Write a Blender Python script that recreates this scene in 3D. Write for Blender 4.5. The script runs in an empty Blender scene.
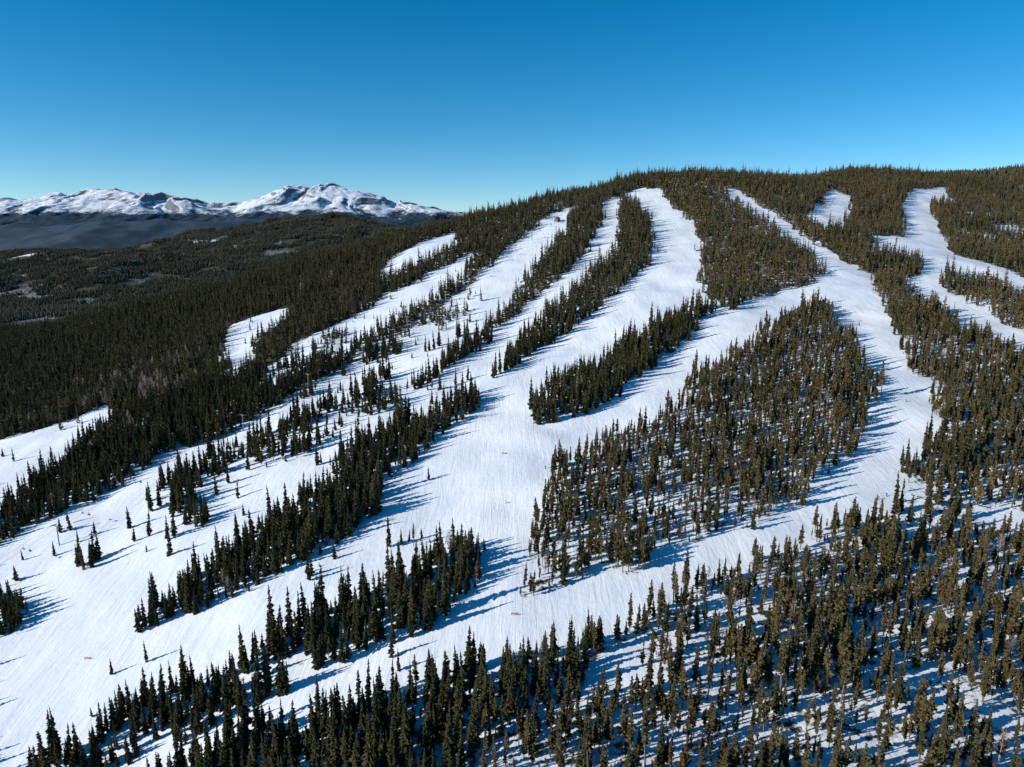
import bpy, math, random
import numpy as np
from mathutils import Vector
random.seed(3); rng=np.random.default_rng(5)
ZC=170.0; F=705.0; TH=math.radians(12)
# Photogrammetric survey: bearings measured on the photo are intersected with the terrain ONCE
# to give a fixed ground plan (metres).  Everything is then built on that plan.
def ray(u,v):
    r=(u-512)/F; up=(383.5-v)/F
    return np.array([r, math.cos(TH)+up*math.sin(TH), -math.sin(TH)+up*math.cos(TH)])
CP=[]
for v,row in {900:[(0,190),(512,150),(1024,148)],
 767:[(0,235),(256,210),(512,190),(768,185),(1024,185)],
 600:[(0,330),(256,290),(512,262),(768,250),(1024,250)],
 500:[(0,430),(256,370),(512,335),(768,315),(1024,310)],
 400:[(0,650),(256,520),(512,450),(768,410),(1024,400)],
 340:[(0,1000),(256,660),(512,560)],
 300:[(256,820),(512,650),(768,590),(1024,590)],
 250:[(400,860),(512,790),(768,730),(1024,800)],
 205:[(600,950),(768,915),(900,1000),(1024,1120)]}.items():
    for u,t in row:
        p=ray(u,v)*t; CP.append((p[0],p[1],p[2]+ZC))
for u,v,t in [(560,198,1010),(460,224,970),(370,247,930),(280,270,930),(180,298,980),(80,325,1050),(645,179,1090),(740,179,1130),(850,173,1270),(1024,170,1450),(1200,170,1600)]:
    p=ray(u,v)*t; z=p[2]+ZC
    CP.append((p[0],p[1],z)); CP.append((p[0]*1.15,p[1]*1.15,z-25)); CP.append((p[0]*1.45,p[1]*1.45,max(5,z-110)))
CP+= [(0,0,28),(-300,0,-8),(400,0,34),(0,-250,25),(-900,500,-5),(-1000,1000,0)]
CP=np.round(np.array(CP,float),0)
S=500.0
def tps_fit(cp):
    n=len(cp); X=cp[:,:2]/S
    d2=((X[:,None]-X[None])**2).sum(-1); K=0.5*d2*np.log(d2+1e-12)
    K+=np.eye(n)*0.004
    P=np.c_[np.ones(n),X]; A=np.zeros((n+3,n+3)); A[:n,:n]=K;A[:n,n:]=P;A[n:,:n]=P.T
    return np.linalg.solve(A,np.r_[cp[:,2],0,0,0])
W=tps_fit(CP)
def znear(x,y):
    x=np.asarray(x,float)/S;y=np.asarray(y,float)/S; out=W[-3]+W[-2]*x+W[-1]*y
    for i in range(len(CP)):
        d2=(x-CP[i,0]/S)**2+(y-CP[i,1]/S)**2
        out=out+W[i]*0.5*d2*np.log(d2+1e-12)
    return out
def vnoise(x,y,seed=0):
    xi=np.floor(x).astype(np.int64); yi=np.floor(y).astype(np.int64); fx=x-xi; fy=y-yi
    fx=fx*fx*fx*(fx*(fx*6-15)+10); fy=fy*fy*fy*(fy*(fy*6-15)+10)
    def h(a,b):
        n=(a*374761393+b*668265263+seed*974711)&0x7fffffff
        n=((n^(n>>13))*1274126177)&0x7fffffff
        return ((n^(n>>16))&0xffff)/65535.0
    return (h(xi,yi)*(1-fx)+h(xi+1,yi)*fx)*(1-fy)+(h(xi,yi+1)*(1-fx)+h(xi+1,yi+1)*fx)*fy
def fbm(x,y,o=4,seed=0):
    s=0;a=.5;t=0
    for i in range(o):
        s=s+a*vnoise(x,y,seed+i*17); t+=a; a*=.5; x=x*2.03+7.1;y=y*2.03+3.7
    return s/t
def ridged(x,y,o,seed):
    s=0;a=.5;t=0
    for i in range(o):
        s=s+a*(1-np.abs(2*fbm(x,y,2,seed+i*31)-1))**2; t+=a;a*=.5;x=x*2.1;y=y*2.1
    return s/t
def sst(a,b,x):
    t=np.clip((x-a)/(b-a),0,1); return t*t*(3-2*t)
def zfar(x,y):
    g=lambda cx,cy,sx,sy,h: h*np.exp(-((x-cx)/sx)**2/2-((y-cy)/sy)**2/2)
    z=-10+g(-1000,3300,560,480,190)+g(-1750,3700,420,380,70)+g(-2700,4300,500,380,80)+g(-600,4200,500,500,90)+g(-1900,2500,300,260,45)+g(-1300,2200,260,240,45)
    z=z+g(-4700,6900,900,600,265)+g(-3400,6500,600,450,150)+g(-2400,7200,650,550,240)+g(-1200,7000,700,500,200)+g(1500,5000,2000,1500,100)
    z=z+(ridged(x/1500,y/1500,4,40)-.62)*170*sst(1300,3000,y-x*.2)
    return z
def height(x,y):
    x=np.asarray(x,float);y=np.asarray(y,float)
    w=np.maximum.reduce([sst(1450,2100,y),sst(900,1600,-x),sst(1500,2200,x)])
    xn=np.clip(x,-1700,2300);yn=np.clip(y,-500,2200)
    zn=znear(xn,yn)+(fbm(x/60,y/60,3,9)-.5)*6*sst(200,400,y)+(fbm(x/17,y/17,2,19)-.5)*1.6
    return zn*(1-w)+zfar(x,y)*w
def cast(u,v,off=0):
    d=ray(u,v); t=np.arange(110,4500,1.5)
    g=ZC+d[2]*t-height(d[0]*t,d[1]*t)-off
    k=np.argmax(g<0)
    if g[k]>=0: k=int(np.argmin(g))
    return [int(round(d[0]*t[k])),int(round(d[1]*t[k]))]
# plan zones: (tree density, species, outline); negative v = bearing was taken on tree tops
PI=[
 (.72,1,[(470,640),(640,595),(760,550),(900,490),(960,470),(1150,480),(1150,1000),(300,1000)]),
 (1,0,[(140,767),(300,705),(470,640),(560,630),(640,660),(560,700),(480,740),(420,900),(60,900)]),
 (0,0,[(-60,575),(0,545),(60,515),(110,492),(170,455),(232,435),(300,402),(330,378),(390,352),(440,312),(500,255),(540,222),(572,206),(600,204),(625,194),(645,188),(658,189),(690,225),(703,245),(703,268),(700,292),(722,312),(770,297),(822,283),(820,262),(770,225),(720,188),(733,189),(775,215),(835,255),(868,275),(885,310),(905,355),(933,420),(932,440),(905,-480),(850,-512),(760,-545),(700,-560),(640,-590),(560,-628),(470,-640),(400,-668),(300,-705),(200,-740),(140,-767),(60,-800),(-60,-840)]),
 (1,0,[(577,203),(604,200),(600,235),(572,268),(532,302),(482,348),(425,388),(385,402),(385,-396),(450,-350),(508,-298),(526,-268),(560,-232)]),
 (1,0,[(622,-190),(642,-203),(652,238),(652,265),(615,290),(582,322),(542,352),(498,375),(492,-368),(540,-308),(588,-268),(618,-238)]),
 (.97,0,[(534,427),(580,418),(622,388),(662,362),(702,322),(716,312),(712,-298),(688,-298),(640,-330),(608,-348),(558,-374),(532,-398)]),
 (.96,1,[(818,300),(852,335),(872,380),(868,430),(848,462),(792,508),(702,546),(592,580),(542,602),(526,592),(530,-530),(540,-485),(562,-452),(600,-428),(650,-412),(700,-362),(760,-328),(800,-300)]),
 (.55,1,[(560,575),(650,545),(700,520),(660,505),(580,530)]),
 (.86,0,[(132,637),(160,632),(225,602),(310,562),(395,505),(420,460),(450,430),(484,400),(480,-380),(430,-405),(380,-420),(330,-460),(250,-525),(150,-592),(132,-610)]),
 (.42,0,[(120,540),(180,560),(260,480),(330,440),(400,405),(380,-380),(300,-405),(220,-440),(150,-485)]),
 (.86,0,[(25,785),(110,765),(200,735),(270,700),(330,670),(390,645),(465,605),(480,560),(478,-528),(425,-535),(400,-560),(330,-590),(300,-600),(230,-640),(130,-690),(40,-735)]),
 (.9,0,[(-20,640),(18,634),(20,-600),(5,-570),(-20,-570)]),
 (.45,0,[(35,602),(60,592),(98,556),(90,-540),(40,-570)]),
 (.2,0,[(350,400),(470,335),(480,290),(440,310),(380,360)]),
 (0,0,[(-60,458),(0,440),(60,425),(108,404),(112,-410),(75,-445),(35,-470),(0,-498),(-60,-515)]),
 (0,0,[(225,328),(282,308),(285,-314),(256,-330),(252,-355),(235,-372),(225,-370)]),
 (0,0,[(290,345),(360,312),(430,275),(480,250),(445,-285),(400,-310),(345,-340),(300,-360)]),
 (.2,0,[(262,372),(300,345),(345,325),(350,-336),(300,-362),(262,-382)]),
 (0,0,[(385,262),(455,232),(460,-236),(400,-268),(380,-272)]),
 (0,0,[(808,214),(832,190),(855,198),(842,-222),(815,-224)]),
 (0,0,[(868,236),(905,238),(902,205),(912,188),(948,188),(950,203),(930,206),(945,238),(952,255),(990,264),(1040,285),(1040,-294),(985,-274),(948,-264),(938,-276),(915,-272),(925,-254),(872,-246)]),
 (0,0,[(905,278),(935,284),(960,298),(1000,322),(1040,340),(1040,-358),(985,-332),(940,-305),(908,-290)]),
 (.6,0,[(945,205),(1060,212),(1060,245),(960,240)]),
 (.1,1,[(985,520),(1050,518),(1050,545),(985,536)]),
 (.3,1,[(560,720),(640,690),(660,650),(620,640),(560,690)]),
]
PW=[(d,k,[cast(u,abs(v),8.0 if v<0 else 0) for u,v in P]) for d,k,P in PI]
LA=(-293,232); LB=(52,888)     # chairlift line on the ground plan
def linedist(x,y):
    ax,ay=LA;bx,by=LB; L2=(bx-ax)**2+(by-ay)**2
    t=np.clip(((x-ax)*(bx-ax)+(y-ay)*(by-ay))/L2,0,1); return np.hypot(x-ax-t*(bx-ax),y-ay-t*(by-ay))
def inpoly(x,y,P):
    P=np.array(P,float); c=np.zeros(x.shape,bool); n=len(P)
    m=(x>P[:,0].min())&(x<P[:,0].max())&(y>P[:,1].min())&(y<P[:,1].max())
    xs=x[m];ys=y[m]; cc=np.zeros(xs.shape,bool)
    for i in range(n):
        x1,y1=P[i];x2,y2=P[(i+1)%n]
        if y1==y2: continue
        t=((y1>ys)!=(y2>ys))&(xs<(x2-x1)*(ys-y1)/(y2-y1)+x1); cc^=t
    c[m]=cc; return c
def density(x,y,rough=10):
    xx=x+(fbm(x/16,y/16,3,3)-.5)*2*rough; yy=y+(fbm(x/16,y/16,3,8)-.5)*2*rough
    d=np.ones(x.shape);k=np.zeros(x.shape,int)
    k[(fbm(x/90,y/90,2,21)>.44)&(x>60)]=1
    for dd,kk,P in PW:
        m=inpoly(xx,yy,P); d[m]=dd; k[m]=kk
    return d,k
def nmat(name):
    m=bpy.data.materials.new(name); m.use_nodes=True; nt=m.node_tree
    return m,nt,nt.nodes['Principled BSDF']
def flat(name,c,rough=.6,metal=0):
    m,nt,bs=nmat(name); n=N(nt,'ShaderNodeTexNoise'); n.inputs['Scale'].default_value=3
    x=N(nt,'ShaderNodeMix',data_type='RGBA'); x.inputs[6].default_value=(*[v*.8 for v in c],1); x.inputs[7].default_value=(*c,1)
    nt.links.new(n.outputs['Fac'],x.inputs[0]); nt.links.new(x.outputs[2],bs.inputs['Base Color']); bs.inputs['Roughness'].default_value=rough; bs.inputs['Metallic'].default_value=metal
    return m
def N(nt,t,**kw):
    n=nt.nodes.new(t)
    for k,v in kw.items(): setattr(n,k,v)
    return n
def mesh_np(name,V,Fq,mats=(),mi=None,smooth=False,link=True):
    me=bpy.data.meshes.new(name); me.from_pydata([tuple(v) for v in V] if not isinstance(V,np.ndarray) else V.tolist(),[],Fq if isinstance(Fq,list) else Fq.tolist())
    for m in mats: me.materials.append(m)
    if mi is not None: me.polygons.foreach_set('material_index',mi)
    if smooth: me.polygons.foreach_set('use_smooth',[True]*len(me.polygons))
    me.update(); ob=bpy.data.objects.new(name,me)
    if link: bpy.context.scene.collection.objects.link(ob)
    return ob
def grid(xs,ys):
    X,Y=np.meshgrid(xs,ys); nx=len(xs);ny=len(ys)
    i=np.arange(nx*ny).reshape(ny,nx)
    Q=np.stack([i[:-1,:-1],i[:-1,1:],i[1:,1:],i[1:,:-1]],-1).reshape(-1,4)
    return X.ravel(),Y.ravel(),Q
def seg(a,b,s): return np.arange(a,b,s)
MEAD=[(-1945,3040,130,50),(-1150,1640,60,30),(-1700,2500,50,22),(-2300,3500,110,35),(-1350,2050,40,16),(-1250,2950,40,18)]
def meadow(x,y):
    m=np.zeros(x.shape,bool)
    wx=x+(fbm(x/60,y/60,3,31)-.5)*120; wy=y+(fbm(x/60,y/60,3,37)-.5)*90
    for a,b,c,d in MEAD: m|=((wx-a)/c)**2+((wy-b)/d)**2<1
    return m
xs=np.r_[seg(-16000,-6000,400),seg(-6000,-1000,40),seg(-1000,1300,4.5),seg(1300,3000,50),seg(3000,12001,450)]
ys=np.r_[seg(-3000,-300,300),seg(-300,100,20),seg(100,1400,4.5),seg(1400,8000,40),seg(8000,22001,500)]
X,Y,Q=grid(xs,ys); Z=height(X,Y)
d,k=density(X,Y)
infar=(Y>1350)|(X<-1000)|(X>1300)
md=meadow(X,Y)
d[infar]=1
thin=fbm(X/140,Y/140,4,123)
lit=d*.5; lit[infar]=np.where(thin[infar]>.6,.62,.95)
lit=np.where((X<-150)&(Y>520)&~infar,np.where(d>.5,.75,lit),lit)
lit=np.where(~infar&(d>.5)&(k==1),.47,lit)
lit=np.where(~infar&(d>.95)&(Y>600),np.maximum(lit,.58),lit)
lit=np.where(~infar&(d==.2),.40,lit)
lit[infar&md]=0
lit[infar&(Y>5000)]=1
m,nt,bs=nmat('snow_forest_floor_far_haze')
att=N(nt,'ShaderNodeAttribute',attribute_name='litter')
tc=N(nt,'ShaderNodeNewGeometry')
n1=N(nt,'ShaderNodeTexNoise'); n1.inputs['Scale'].default_value=.22; n1.inputs['Detail'].default_value=8; n1.inputs['Roughness'].default_value=.7
nt.links.new(tc.outputs['Position'],n1.inputs['Vector'])
add=N(nt,'ShaderNodeMath',operation='ADD'); nt.links.new(att.outputs['Fac'],add.inputs[0]); nt.links.new(n1.outputs['Fac'],add.inputs[1])
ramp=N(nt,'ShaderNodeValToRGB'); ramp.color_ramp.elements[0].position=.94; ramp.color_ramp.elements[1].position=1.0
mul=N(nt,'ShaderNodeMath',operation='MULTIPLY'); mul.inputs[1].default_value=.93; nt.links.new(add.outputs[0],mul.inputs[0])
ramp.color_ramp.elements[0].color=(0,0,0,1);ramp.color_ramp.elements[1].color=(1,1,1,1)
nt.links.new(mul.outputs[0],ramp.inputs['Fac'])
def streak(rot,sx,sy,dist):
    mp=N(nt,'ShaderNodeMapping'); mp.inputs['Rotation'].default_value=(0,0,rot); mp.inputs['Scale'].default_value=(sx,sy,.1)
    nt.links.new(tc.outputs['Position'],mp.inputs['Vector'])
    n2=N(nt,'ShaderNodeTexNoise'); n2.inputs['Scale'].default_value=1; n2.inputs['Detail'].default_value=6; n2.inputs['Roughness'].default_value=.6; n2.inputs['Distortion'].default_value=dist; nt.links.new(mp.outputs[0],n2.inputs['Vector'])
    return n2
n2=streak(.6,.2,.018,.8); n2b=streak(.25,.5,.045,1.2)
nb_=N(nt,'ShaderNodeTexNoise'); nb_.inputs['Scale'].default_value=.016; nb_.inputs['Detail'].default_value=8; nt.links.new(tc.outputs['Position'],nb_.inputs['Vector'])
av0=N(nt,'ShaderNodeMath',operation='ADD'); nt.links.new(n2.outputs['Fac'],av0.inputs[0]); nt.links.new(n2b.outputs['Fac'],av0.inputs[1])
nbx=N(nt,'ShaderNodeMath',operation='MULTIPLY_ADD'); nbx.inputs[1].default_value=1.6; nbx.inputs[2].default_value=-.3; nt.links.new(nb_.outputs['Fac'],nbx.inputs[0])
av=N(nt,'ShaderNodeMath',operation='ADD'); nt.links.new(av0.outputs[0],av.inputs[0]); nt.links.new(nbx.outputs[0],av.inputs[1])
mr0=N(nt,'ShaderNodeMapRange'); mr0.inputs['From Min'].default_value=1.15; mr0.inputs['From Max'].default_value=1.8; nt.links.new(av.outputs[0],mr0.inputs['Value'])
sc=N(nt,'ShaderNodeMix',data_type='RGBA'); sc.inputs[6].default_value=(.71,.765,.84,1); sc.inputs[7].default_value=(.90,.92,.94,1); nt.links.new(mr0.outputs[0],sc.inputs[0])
n3=N(nt,'ShaderNodeTexNoise'); n3.inputs['Scale'].default_value=.05; n3.inputs['Detail'].default_value=6; nt.links.new(tc.outputs['Position'],n3.inputs['Vector'])
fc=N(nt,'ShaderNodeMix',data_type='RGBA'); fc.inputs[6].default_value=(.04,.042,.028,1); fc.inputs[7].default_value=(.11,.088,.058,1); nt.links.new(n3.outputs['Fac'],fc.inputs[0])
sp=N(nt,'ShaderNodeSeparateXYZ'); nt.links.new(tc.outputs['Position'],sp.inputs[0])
fy=N(nt,'ShaderNodeMapRange'); fy.inputs['From Min'].default_value=4200; fy.inputs['From Max'].default_value=6200; nt.links.new(sp.outputs['Y'],fy.inputs['Value'])  # far ground fades into the painted haze colour along Y
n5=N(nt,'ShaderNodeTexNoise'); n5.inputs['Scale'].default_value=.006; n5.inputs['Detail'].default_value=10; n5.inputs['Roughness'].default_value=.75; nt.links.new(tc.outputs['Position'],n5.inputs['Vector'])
haze_ramp=N(nt,'ShaderNodeValToRGB'); haze_ramp.color_ramp.elements[0].position=.35; haze_ramp.color_ramp.elements[1].position=.68; haze_ramp.color_ramp.elements[0].color=(.022,.042,.062,1); haze_ramp.color_ramp.elements[1].color=(.055,.085,.12,1); nt.links.new(n5.outputs['Fac'],haze_ramp.inputs[0])  # aerial haze painted as blue into the distant forest ground colour
fb=N(nt,'ShaderNodeMix',data_type='RGBA'); nt.links.new(fy.outputs[0],fb.inputs[0]); nt.links.new(fc.outputs[2],fb.inputs[6]); nt.links.new(haze_ramp.outputs[0],fb.inputs[7])
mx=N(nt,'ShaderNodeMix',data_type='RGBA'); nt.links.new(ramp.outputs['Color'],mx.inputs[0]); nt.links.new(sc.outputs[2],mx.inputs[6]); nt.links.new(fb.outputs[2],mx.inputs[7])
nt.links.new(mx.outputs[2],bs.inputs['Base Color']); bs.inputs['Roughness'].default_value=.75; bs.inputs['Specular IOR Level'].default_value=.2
bp=N(nt,'ShaderNodeBump'); bp.inputs['Strength'].default_value=.3; bp.inputs['Distance'].default_value=1.0
n4=N(nt,'ShaderNodeTexNoise'); n4.inputs['Scale'].default_value=.3; n4.inputs['Detail'].default_value=8; nt.links.new(tc.outputs['Position'],n4.inputs['Vector'])
ad2=N(nt,'ShaderNodeMath',operation='ADD'); nt.links.new(n4.outputs['Fac'],ad2.inputs[0]); nt.links.new(n2b.outputs['Fac'],ad2.inputs[1])
nt.links.new(ad2.outputs[0],bp.inputs['Height']); nt.links.new(bp.outputs[0],bs.inputs['Normal'])
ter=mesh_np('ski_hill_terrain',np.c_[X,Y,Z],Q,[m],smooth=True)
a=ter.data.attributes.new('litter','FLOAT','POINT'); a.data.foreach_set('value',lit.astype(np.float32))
# ---------- mountains
mx_x=np.arange(-11500,3000,22.); mx_y=np.arange(8600,14500,26.)
X,Y,Q=grid(mx_x,mx_y)
rx=[-11500,-8800,-7900,-7300,-6900,-6200,-5600,-5100,-4550,-4100,-3650,-3300,-3000,-2750,-2400,-2000,-1700,-1300,-950,-500,300,3000]
rz=[400,560,570,600,610,690,620,640,510,500,610,700,745,720,650,550,500,450,420,310,150,0]
H=np.interp(X+(fbm(X/900,Y/900,3,5)-.5)*500,rx,rz)
yc=11400+(fbm(X/2500,X*0,2,77)-.5)*900
dy=np.abs(Y-yc)/np.where(Y<yc,2900,2300)
prof=np.exp(-(dy*1.2)**1.45)
rd=ridged(X/900+fbm(X/700,Y/700,2,3),Y/2300,4,11)
Zm=(H+225)*prof*(.76+.31*rd)-50+(ridged(X/420,Y/600,3,60)-.6)*60*np.sqrt(prof)
m,nt,bs=nmat('mountain_rock_snow_haze')
geo=N(nt,'ShaderNodeNewGeometry'); sep=N(nt,'ShaderNodeSeparateXYZ'); nt.links.new(geo.outputs['Position'],sep.inputs[0])
nz=N(nt,'ShaderNodeTexNoise'); nz.inputs['Scale'].default_value=.004; nz.inputs['Detail'].default_value=10; nz.inputs['Roughness'].default_value=.7; nt.links.new(geo.outputs['Position'],nz.inputs['Vector'])
ma=N(nt,'ShaderNodeMath',operation='MULTIPLY_ADD'); ma.inputs[1].default_value=520; nt.links.new(nz.outputs['Fac'],ma.inputs[0]); nt.links.new(sep.outputs['Z'],ma.inputs[2])
mr=N(nt,'ShaderNodeMapRange'); mr.inputs['From Min'].default_value=700; mr.inputs['From Max'].default_value=770; nt.links.new(ma.outputs[0],mr.inputs['Value'])
sn=N(nt,'ShaderNodeSeparateXYZ'); nt.links.new(geo.outputs['Normal'],sn.inputs[0])
ms=N(nt,'ShaderNodeMath',operation='MULTIPLY_ADD'); ms.inputs[1].default_value=.7; nt.links.new(nz.outputs['Fac'],ms.inputs[0]); nt.links.new(sn.outputs['Z'],ms.inputs[2])
mr2=N(nt,'ShaderNodeMapRange'); mr2.inputs['From Min'].default_value=1.13; mr2.inputs['From Max'].default_value=1.23; nt.links.new(ms.outputs[0],mr2.inputs['Value'])
rock=N(nt,'ShaderNodeMix',data_type='RGBA'); rock.inputs[6].default_value=(.19,.2,.23,1); rock.inputs[7].default_value=(.84,.87,.92,1); nt.links.new(mr2.outputs[0],rock.inputs[0])  # rock tone carries a blue distance haze in its base colour
al=N(nt,'ShaderNodeMix',data_type='RGBA'); al.inputs[6].default_value=(.035,.06,.09,1); nt.links.new(mr.outputs[0],al.inputs[0]); nt.links.new(rock.outputs[2],al.inputs[7])  # forest below treeline, with atmospheric haze put in as a blue tint
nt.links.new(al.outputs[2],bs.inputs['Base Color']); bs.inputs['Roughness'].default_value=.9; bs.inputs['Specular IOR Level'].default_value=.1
bpm=N(nt,'ShaderNodeBump'); bpm.inputs['Strength'].default_value=.8; bpm.inputs['Distance'].default_value=60; nt.links.new(nz.outputs['Fac'],bpm.inputs['Height']); nt.links.new(bpm.outputs[0],bs.inputs['Normal'])
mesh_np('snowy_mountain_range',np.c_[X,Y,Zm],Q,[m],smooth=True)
# ---------- trees
def leafmat(name,c1,c2,c3):
    m,nt,bs=nmat(name)
    oi=N(nt,'ShaderNodeObjectInfo'); r=N(nt,'ShaderNodeValToRGB'); nt.links.new(oi.outputs['Random'],r.inputs[0])
    r.color_ramp.elements[0].color=(*c1,1); r.color_ramp.elements[1].color=(*c2,1)
    g=N(nt,'ShaderNodeNewGeometry'); nn=N(nt,'ShaderNodeTexNoise'); nn.inputs['Scale'].default_value=1.3; nn.inputs['Detail'].default_value=2; nt.links.new(g.outputs['Position'],nn.inputs['Vector'])
    mxx=N(nt,'ShaderNodeMix',data_type='RGBA'); nt.links.new(nn.outputs['Fac'],mxx.inputs[0]); nt.links.new(r.outputs[0],mxx.inputs[6]); mxx.inputs[7].default_value=(*c3,1)
    nt.links.new(mxx.outputs[2],bs.inputs['Base Color']); bs.inputs['Roughness'].default_value=.8; bs.inputs['Specular IOR Level'].default_value=.15
    return m
spm=leafmat('spruce_needles',(.042,.054,.022),(.12,.10,.04),(.068,.066,.029))
pim=leafmat('pine_needles',(.075,.072,.028),(.19,.135,.052),(.105,.084,.036))
bark,nt,bs=nmat('bark'); bs.inputs['Base Color'].default_value=(.19,.13,.085,1); bs.inputs['Roughness'].default_value=.9
asb,nt,bs=nmat('aspen_bark'); bs.inputs['Base Color'].default_value=(.34,.27,.23,1); bs.inputs['Roughness'].default_value=.9
def conifer(name,seed,H,R,base,nlev,nb,pine,leaf):
    r=random.Random(seed); V=[];Fc=[];M=[]
    bx=r.uniform(-.03,.03)*H
    def ax(z): return (bx*(z/H)**2, 0)
    for z,rr in [(-.8,.22),(H*.5,.14),(H*.97,.03)]:
        for j in range(5):
            a=j*math.pi*.4; V.append((ax(max(z,0))[0]+rr*math.cos(a),rr*math.sin(a),z))
    for q in range(2):
        for j in range(5):
            Fc.append((q*5+j,q*5+(j+1)%5,q*5+5+(j+1)%5,q*5+5+j)); M.append(0)
    for i in range(nlev):
        s=i/(nlev-1); z0=base+(H-base)*s**.92
        if pine: rad=R*(1-s)**.6*(.7+.3*min(1,s*5))+.1
        else: rad=R*(1-s)**.8*(1.0 if s>.08 else .7)+.1
        rad*=r.uniform(.66,1.22); gap=r.uniform(0,6.28)
        for b in range(nb):
            if r.random()<(.2 if pine else .1): continue
            a=(b+r.uniform(-.45,.45))*2*math.pi/nb+i*2.4
            L=rad*r.uniform(.5,1.25)*(.7 if math.cos(a-gap)>.7 else 1); z=z0+r.uniform(-.3,.3)
            ca,sa=math.cos(a),math.sin(a); cx=ax(z)[0]
            dr=(.05*L if pine else -.32*L)*r.uniform(.3,1.4)
            w=(.3*L+.13)*r.uniform(.6,1.2)
            mz=z+dr*.35+(.08*L)
            def P(l,s_,zz): return (cx+ca*l-sa*s_,sa*l+ca*s_,zz)
            n=len(V)
            V+= [P(0,0,z),P(.6*L,w,mz-.12*L),P(L,0,z+dr),P(.6*L,-w,mz-.12*L),P(.45*L,0,mz-.42*L-.1),P(.5*L,0.02,mz+.12*L+.15)]
            Fc+= [(n,n+1,n+2),(n,n+2,n+3),(n,n+4,n+2),(n,n+2,n+5)]; M+=[1]*4
    n=len(V); x=ax(H)[0]
    V+= [(x-.12,0,H-.9),(x+.12,0,H-.9),(x,0,H+.3),(x,-.12,H-.9),(x,.12,H-.9)]
    Fc+= [(n,n+1,n+2),(n+3,n+4,n+2)]; M+=[1,1]
    return mesh_np(name,V,Fc,[bark,leaf],M,link=False)
def aspen(name,seed):
    r=random.Random(seed); V=[];Fc=[]
    def limb(p,q,ra,rb):
        p=Vector(p);q=Vector(q); d=(q-p).normalized(); u=d.orthogonal().normalized(); w=d.cross(u); n=len(V)
        for c,rr in ((p,ra),(q,rb)):
            for j in range(3):
                an=j*2.094; V.append(tuple(c+(u*math.cos(an)+w*math.sin(an))*rr))
        for j in range(3): Fc.append((n+j,n+(j+1)%3,n+3+(j+1)%3,n+3+j))
    H=9; limb((0,0,-.5),(0,0,H),.14,.03)
    for i in range(30):
        z=r.uniform(2,H*.95); a=r.uniform(0,6.28); L=(H-z)*.3+.7; e=(math.cos(a)*L*.7,math.sin(a)*L*.7,z+L*.8); limb((0,0,z),e,.05,.02)
        for k in range(5):
            t=r.uniform(.3,1); s=(e[0]*t,e[1]*t,z+(e[2]-z)*t); limb(s,(s[0]+r.uniform(-.7,.7),s[1]+r.uniform(-.7,.7),s[2]+r.uniform(.3,1.1)),.03,.012)
    return mesh_np(name,V,Fc,[asb],link=False)
SP=[(14,1.9,.8,26,8),(15.5,1.6,1.0,28,8),(12,2.2,.5,22,8),(17,2.0,1.4,28,9),(10,1.7,.4,20,8)]
PN=[(11,1.2,3.0,22,8),(12,1.45,3.4,23,8),(10,1.0,2.2,20,8),(13,1.2,4.8,22,7),(8,1.4,1.2,20,8)]
protos=[conifer('tree_%02d'%i,i,*q,False,spm) for i,q in enumerate(SP)]
protos+=[conifer('tree_%02d'%(i+5),50+i,*q,True,pim) for i,q in enumerate(PN)]
protos.append(aspen('tree_10',5))
protos+=[conifer('tree_%02d'%(i+11),20+i,q[0],q[1]*1.15,q[2],13,7,False,spm) for i,q in enumerate(SP)]
protos+=[conifer('tree_%02d'%(i+16),70+i,q[0],q[1]*1.3,q[2]*.8,12,7,True,pim) for i,q in enumerate(PN)]
def patch(name,seed,leaf):
    r=random.Random(seed);V=[];Fc=[]
    for i in range(110):
        x,y=r.uniform(-27,27),r.uniform(-27,27); h=r.uniform(6,15); R=r.uniform(1.7,2.7)
        for lv in range(3):
            zb=h*(.12+.27*lv); zt=min(h,zb+h*.45) if lv<2 else h; rr=R*(1-.28*lv); n=len(V); V.append((x,y,zt))
            a0=r.random()*6
            for j in range(5): V.append((x+rr*math.cos(a0+j*1.2566)*r.uniform(.7,1.2),y+rr*math.sin(a0+j*1.2566)*r.uniform(.7,1.2),zb+r.uniform(-.6,.6)))
            for j in range(5): Fc.append((n,n+1+j,n+1+(j+1)%5))
    return mesh_np(name,V,Fc,[leaf],link=False)
farleaf=leafmat('far_conifer_needles_hazed',(.045,.055,.036),(.105,.09,.052),(.068,.068,.045))  # needles lightened so mid-distance haze sits in the leaf colour
def collect(name,obs):
    c=bpy.data.collections.new(name)
    for o in obs: c.objects.link(o)
    return c
treecol=collect('conifer_tree_models',protos)
patchcol=collect('distant_tree_stands',[patch('stand_%02d'%i,90+i,farleaf) for i in range(5)])
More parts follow.
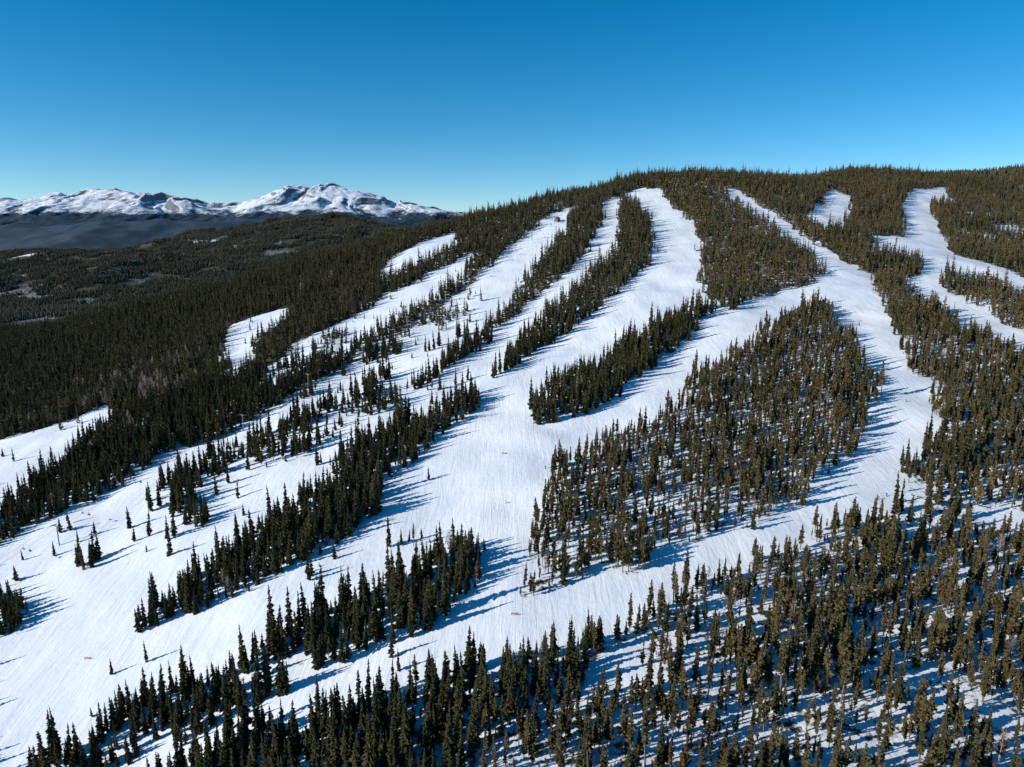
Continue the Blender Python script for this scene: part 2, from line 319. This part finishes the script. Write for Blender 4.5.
def instancer(name,P,idx,rot,scl,col):
    me=bpy.data.meshes.new(name); me.vertices.add(len(P)); me.vertices.foreach_set('co',P.astype(np.float32).ravel())
    for nm,ty,dat,key in (('idx','INT',idx.astype(np.int32),'value'),('rot','FLOAT_VECTOR',rot.astype(np.float32).ravel(),'vector'),('scl','FLOAT_VECTOR',scl.astype(np.float32).ravel(),'vector')):
        a=me.attributes.new(nm,ty,'POINT'); a.data.foreach_set(key,dat)
    ob=bpy.data.objects.new(name,me); bpy.context.scene.collection.objects.link(ob)
    g=bpy.data.node_groups.new(name+'_nodes','GeometryNodeTree')
    g.interface.new_socket('Geometry',in_out='INPUT',socket_type='NodeSocketGeometry'); g.interface.new_socket('Geometry',in_out='OUTPUT',socket_type='NodeSocketGeometry')
    i=g.nodes.new('NodeGroupInput');o=g.nodes.new('NodeGroupOutput'); ip=g.nodes.new('GeometryNodeInstanceOnPoints'); ci=g.nodes.new('GeometryNodeCollectionInfo')
    ci.inputs['Collection'].default_value=col; ci.inputs['Separate Children'].default_value=True; ci.inputs['Reset Children'].default_value=True
    ip.inputs['Pick Instance'].default_value=True
    def at(nm,ty):
        n=g.nodes.new('GeometryNodeInputNamedAttribute'); n.data_type=ty; n.inputs['Name'].default_value=nm; return n.outputs['Attribute']
    L=g.links.new
    L(i.outputs[0],ip.inputs['Points']); L(ci.outputs[0],ip.inputs['Instance']); L(at('idx','INT'),ip.inputs['Instance Index'])
    L(at('rot','FLOAT_VECTOR'),ip.inputs['Rotation']); L(at('scl','FLOAT_VECTOR'),ip.inputs['Scale']); L(ip.outputs[0],o.inputs[0])
    md=ob.modifiers.new('scatter','NODES'); md.node_group=g
    return ob
def scatter(x0,x1,y0,y1,s):
    gx,gy=np.meshgrid(np.arange(x0,x1,s),np.arange(y0,y1,s)); n=gx.size
    return gx.ravel()+rng.uniform(-.8,.8,n)*s, gy.ravel()+rng.uniform(-.8,.8,n)*s
parts=[scatter(-450,650,100,560,3.1),scatter(-1000,1300,560,1350,3.8),scatter(-1000,-450,250,560,4),scatter(650,1000,250,560,4)]
x=np.concatenate([p[0] for p in parts]);y=np.concatenate([p[1] for p in parts])
d,k=density(x,y)
n=fbm(x/20,y/20,4,55); n=np.clip((n-.5)*2.1+.5,0,1)
p=.2*d+.8*np.clip((n-(1-d))*3.5+.45,0,1); p[d>=.94]=np.where(n[d>=.94]<.2,.65,.95); p[d<=0]=.0003
ls=(d<=0)&(x<-30)&(y<760); p[ls]=np.where(n[ls]>.74,.09,.0012)
p[linedist(x,y)<5]=0
keep=(rng.random(x.size)<p)&(y<1230+np.maximum(0,x-250)*.35); x=x[keep];y=y[keep];d=d[keep];k=k[keep]
z=height(x,y); M=x.size
idx=np.where(k==1,rng.integers(5,10,M),rng.integers(0,5,M)); sw=rng.random(M)<.18; idx[sw]=rng.integers(0,10,sw.sum())
lowd=np.hypot(x,y)>600
idx[lowd]+=11
asp=(rng.random(M)<.01)|((x<-250)&(y>480)&(y<640)&(fbm(x/40,y/40,2,71)>.6)&(rng.random(M)<.6)); idx[asp]=10
big=.66+.55*fbm(x/40,y/40,3,91)
q_=rng.random(M); sc_=big*np.where(q_<.28,rng.uniform(.3,.65,M),np.where(q_>.93,rng.uniform(1.15,1.45,M),rng.uniform(.7,1.15,M))); sc_[d<=0]*=.7
scl=np.c_[sc_*rng.uniform(.8,1.2,M),sc_*rng.uniform(.8,1.2,M),sc_*rng.uniform(.9,1.15,M)]
rot=np.c_[rng.normal(0,.03,M),rng.normal(0,.03,M),rng.uniform(0,6.28,M)]
instancer('conifer_forest',np.c_[x,y,z-.1],idx,rot,scl,treecol)
gx,gy=scatter(-4400,2200,900,5200,46)
far=((gy>1350)|(gx<-1000)|(gx>1300))&~meadow(gx,gy)&(np.abs(gx)<gy*.95+600)&~((gy>1800)&(gx>300))
far&=~((fbm(gx/140,gy/140,4,123)>.62)&(rng.random(gx.size)<.3))
gx=gx[far];gy=gy[far];gz=height(gx,gy); e=8.
nx=-(height(gx+e,gy)-height(gx-e,gy))/(2*e); ny=-(height(gx,gy+e)-height(gx,gy-e))/(2*e)
rot=np.c_[np.arctan(-ny),np.arctan(nx),0*nx]
scl=np.c_[1+0*gx,1+0*gx,.8+.5*fbm(gx/90,gy/90,2,5)]
instancer('distant_conifer_forest',np.c_[gx,gy,gz-.5],rng.integers(0,5,gx.size),rot,scl,patchcol)
# ---------- ski area objects
steel=flat('galvanised_steel',(.35,.36,.37),.5,.6); dark=flat('dark_paint',(.03,.035,.03)); seatm=flat('chair_seat',(.05,.06,.07))
orange=flat('orange_fabric',(.72,.3,.2)); wood=flat('timber',(.2,.12,.07)); roofm=flat('green_metal_roof',(.05,.12,.09))
class MB:
    def __init__(s): s.V=[];s.F=[];s.M=[]
    def box(s,c,size,m=0,rz=0,taper=1):
        cx,cy,cz=c;a,b,h=[q/2 for q in size]; n=len(s.V); co_,si=math.cos(rz),math.sin(rz)
        for zz,tp in ((-h,1),(h,taper)):
            for px,py in ((-a,-b),(a,-b),(a,b),(-a,b)):
                px*=tp;py*=tp; s.V.append((cx+px*co_-py*si,cy+px*si+py*co_,cz+zz))
        for f in ((3,2,1,0),(4,5,6,7),(0,1,5,4),(1,2,6,5),(2,3,7,6),(3,0,4,7)): s.F.append(tuple(n+i for i in f)); s.M.append(m)
    def tube(s,p,q,r1,r2,m=0,k=8):
        p=Vector(p);q=Vector(q);d=(q-p).normalized();u=d.orthogonal().normalized();w=d.cross(u);n=len(s.V)
        for c,rr in ((p,r1),(q,r2)):
            for j in range(k):
                a=2*math.pi*j/k; s.V.append(tuple(c+(u*math.cos(a)+w*math.sin(a))*rr))
        for j in range(k): s.F.append((n+j,n+(j+1)%k,n+k+(j+1)%k,n+k+j)); s.M.append(m)
        s.F.append(tuple(n+j for j in range(k))[::-1]); s.F.append(tuple(n+k+j for j in range(k))); s.M+=[m,m]
    def obj(s,name,mats,parent=None):
        o=mesh_np(name,s.V,s.F,mats,s.M)
        if parent: o.parent=parent
        return o
hz=lambda x,y: float(height(np.array([x],float),np.array([y],float))[0])
lift=bpy.data.objects.new('chairlift',None); bpy.context.scene.collection.objects.link(lift)
A=Vector(LA+(0,));B=Vector(LB+(0,)); dv=(B-A).normalized(); pv=Vector((-dv.y,dv.x,0)); ang=math.atan2(dv.y,dv.x); Ln=(B-A).length
nT=13; tops=[]
for i in range(nT):
    c=A+dv*(Ln*i/(nT-1)); g=hz(c.x,c.y); h=10.5 if 0<i<nT-1 else 5.0; b=MB(); top=g+h
    b.tube((c.x,c.y,g-1),(c.x,c.y,top),.36,.24); b.box((c.x,c.y,top),(.4,5.6,.35),0,ang)
    for sgn in (-1,1):
        e_=c+pv*2.6*sgn; b.box((e_.x,e_.y,top+.05),(3.2,.25,.3),1,ang)
        for w_ in (-1.2,-.4,.4,1.2):
            q=e_+dv*w_; b.tube((q.x-pv.x*.1,q.y-pv.y*.1,top+.3),(q.x+pv.x*.1,q.y+pv.y*.1,top+.3),.22,.22,1)
    for r_ in range(12): b.box((c.x+.45,c.y,g+1+r_*.75),(.35,.04,.04),0)
    b.obj('tower_%d'%i,[steel,dark],lift); tops.append((c,top+.5))
b=MB()
for (c0,z0),(c1,z1) in zip(tops[:-1],tops[1:]):
    for sgn in (-1,1):
        pr=None
        for j in range(7):
            t=j/6; c=c0.lerp(c1,t)+pv*2.6*sgn; zz=z0+(z1-z0)*t-1.2*4*t*(1-t)
            if pr: b.tube(pr,(c.x,c.y,zz),.035,.035,0,4)
            pr=(c.x,c.y,zz)
b.obj('haul_cable',[dark],lift)
b=MB()
for (c0,z0),(c1,z1) in zip(tops[:-1],tops[1:]):
    for sgn in (-1,1):
        for t in (.25,.75):
            c=c0.lerp(c1,t)+pv*2.6*sgn; zz=z0+(z1-z0)*t-1.2*4*t*(1-t)
            b.tube((c.x,c.y,zz),(c.x,c.y,zz-2.2),.04,.04,0,5); b.box((c.x,c.y,zz-2.6),(.5,1.9,.09),1,ang); bk=c-dv*.28*sgn
            b.box((bk.x,bk.y,zz-2.25),(.07,1.9,.65),1,ang)
            for q in (-.95,.95):
                e_=c+pv*q; b.tube((c.x,c.y,zz-1.7),(e_.x,e_.y,zz-1.8),.03,.03,0,4); b.tube((e_.x,e_.y,zz-1.8),(e_.x,e_.y,zz-2.6),.03,.03,0,4)
b.obj('chairs',[dark,seatm],lift)
def station(x,y):
    g=hz(x,y); b=MB()
    b.box((x,y,g+1.6),(7,4.2,4.2),0,ang); n=len(b.V)
    c=Vector((x,y,0)); L2,W2=4.2,2.8
    pts=[c-dv*L2-pv*W2,c+dv*L2-pv*W2,c+dv*L2+pv*W2,c-dv*L2+pv*W2]
    b.V+=[(p_.x,p_.y,g+3.72) for p_ in pts]; r0=c-dv*L2;r1=c+dv*L2; b.V+=[(r0.x,r0.y,g+5.4),(r1.x,r1.y,g+5.4)]
    b.F+=[(n,n+1,n+5,n+4),(n+2,n+3,n+4,n+5),(n+1,n+2,n+5),(n+3,n,n+4),(n+3,n+2,n+1,n)]; b.M+=[1]*5
    for q in (-2,0,2):
        e_=c+dv*q-pv*2.12; b.box((e_.x,e_.y,g+2.2),(1.2,.06,1.0),2,ang)
    b.obj('lift_station',[wood,roofm,dark])
s0=A-dv*9; s1=B+dv*9; station(s0.x,s0.y); station(s1.x,s1.y)
def banner(u,v,w=2.6):
    x,y=cast(u,v); g=hz(x,y); b=MB()
    for q in (-w/2,w/2): b.tube((x+q,y,g-.3),(x+q,y,g+1.3),.04,.04)
    for j in range(6): 
        q=-w/2+(j+.5)*w/6; b.box((x+q,y+.08*math.sin(j*1.7),g+.75),(w/6-.02,.03,.7),1)
    b.obj('slow_zone_banner',[wood,orange])
for q in [(88,661),(514,618),(505,455),(505,312)]: banner(*q)
def sign(u,v):
    x,y=cast(u,v); g=hz(x,y); b=MB()
    for q in (-1,1): b.tube((x+q,y,g-.3),(x+q,y,g+3),.09,.08)
    b.box((x,y-.12,g+2.3),(2.6,.08,1.2),1); b.box((x,y-.12,g+1.35),(2.2,.07,.4),1)
    b.obj('trail_sign',[wood,roofm])
sign(700,300)
def skier_mesh():
    J=[(0,0,.95),(0,.05,1.2),(0,.14,1.42),(0,.17,1.52),(0,.2,1.68),
       (.12,.02,.9),(.15,.2,.52),(.15,.04,.1),(.15,.2,.07),(-.12,.02,.9),(-.15,.2,.52),(-.15,.04,.1),(-.15,.2,.07),
       (.2,.12,1.4),(.33,.18,1.15),(.3,.42,1.1),(-.2,.12,1.4),(-.33,.18,1.15),(-.3,.42,1.1)]
    E=[(0,1),(1,2),(2,3),(3,4),(0,5),(5,6),(6,7),(7,8),(0,9),(9,10),(10,11),(11,12),(2,13),(13,14),(14,15),(2,16),(16,17),(17,18)]
    R=[.15,.15,.14,.07,.12,.12,.08,.07,.06,.12,.08,.07,.06,.09,.06,.05,.09,.06,.05]
    me=bpy.data.meshes.new('b'); me.from_pydata(J,E,[]); o=bpy.data.objects.new('b',me); bpy.context.scene.collection.objects.link(o)
    o.modifiers.new('s','SKIN'); sv=me.skin_vertices[0].data
    for i,r_ in enumerate(R): sv[i].radius=(r_,r_)
    sv[0].use_root=True; o.modifiers.new('u','SUBSURF').levels=1
    dg=bpy.context.evaluated_depsgraph_get(); m2=bpy.data.meshes.new_from_object(o.evaluated_get(dg)); bpy.data.objects.remove(o)
    return m2
try:
    sm=skier_mesh()
    cols=[(.5,.05,.04),(.04,.1,.35),(.05,.05,.05),(.6,.35,.05)]
    for i,(u,v) in enumerate([(878,499),(886,497),(545,470),(640,452),(700,245),(905,402),(445,545),(505,505),(650,232),(560,410)]):
        x,y=cast(u,v); g=hz(x,y); me=sm.copy(); me.materials.clear(); jm=flat('ski_jacket',cols[i%4]); me.materials.append(jm)
        e0=bpy.data.objects.new('skier',None); bpy.context.scene.collection.objects.link(e0)
        bd=bpy.data.objects.new('body',me); bpy.context.scene.collection.objects.link(bd); bd.parent=e0
        b=MB()
        for q in (-.15,.15): b.box((q,.15,.02),(.09,1.7,.03)); b.tube((q*2.1,.42,1.12),(q*2.8,-.1,.05),.015,.01,0,5)
        b.obj('skis_and_poles',[dark],e0); e0.location=(x,y,g+.03); e0.rotation_euler=(0,0,2.6+i*.37)
except Exception as ex: print(ex)
# ---------- light
sd=Vector((-.95,-.30,0)).normalized(); el=math.radians(23.5)
sdir=Vector((sd.x*math.cos(el),sd.y*math.cos(el),math.sin(el)))
L=bpy.data.lights.new('sun','SUN'); L.energy=5.0; L.angle=math.radians(.5); L.color=(1,.95,.88)
lo=bpy.data.objects.new('sun',L); lo.rotation_euler=sdir.to_track_quat('Z','Y').to_euler(); bpy.context.scene.collection.objects.link(lo)
w=bpy.data.worlds.new('World'); bpy.context.scene.world=w; w.use_nodes=True; nt=w.node_tree
sk=nt.nodes.new('ShaderNodeTexSky'); sk.sky_type='NISHITA'; sk.sun_disc=False; sk.sun_elevation=el; sk.sun_rotation=math.atan2(sd.x,sd.y); sk.altitude=3000; sk.air_density=1.0; sk.dust_density=.3; sk.ozone_density=3.0
hs=nt.nodes.new('ShaderNodeHueSaturation'); hs.inputs['Saturation'].default_value=1.38; hs.inputs['Hue'].default_value=.49
nt.links.new(sk.outputs[0],hs.inputs['Color']); nt.links.new(hs.outputs[0],nt.nodes['Background'].inputs[0]); nt.nodes['Background'].inputs[1].default_value=.13
cam=bpy.data.cameras.new('camera'); cam.sensor_width=36; cam.lens=36*F/1024; cam.clip_end=60000; cam.clip_start=1
co=bpy.data.objects.new('camera',cam); co.location=(0,0,ZC); co.rotation_euler=(math.radians(78),0,0); bpy.context.scene.collection.objects.link(co)
sce=bpy.context.scene; sce.camera=co; sce.view_settings.view_transform='Standard'; sce.view_settings.look='None'; sce.view_settings.exposure=0
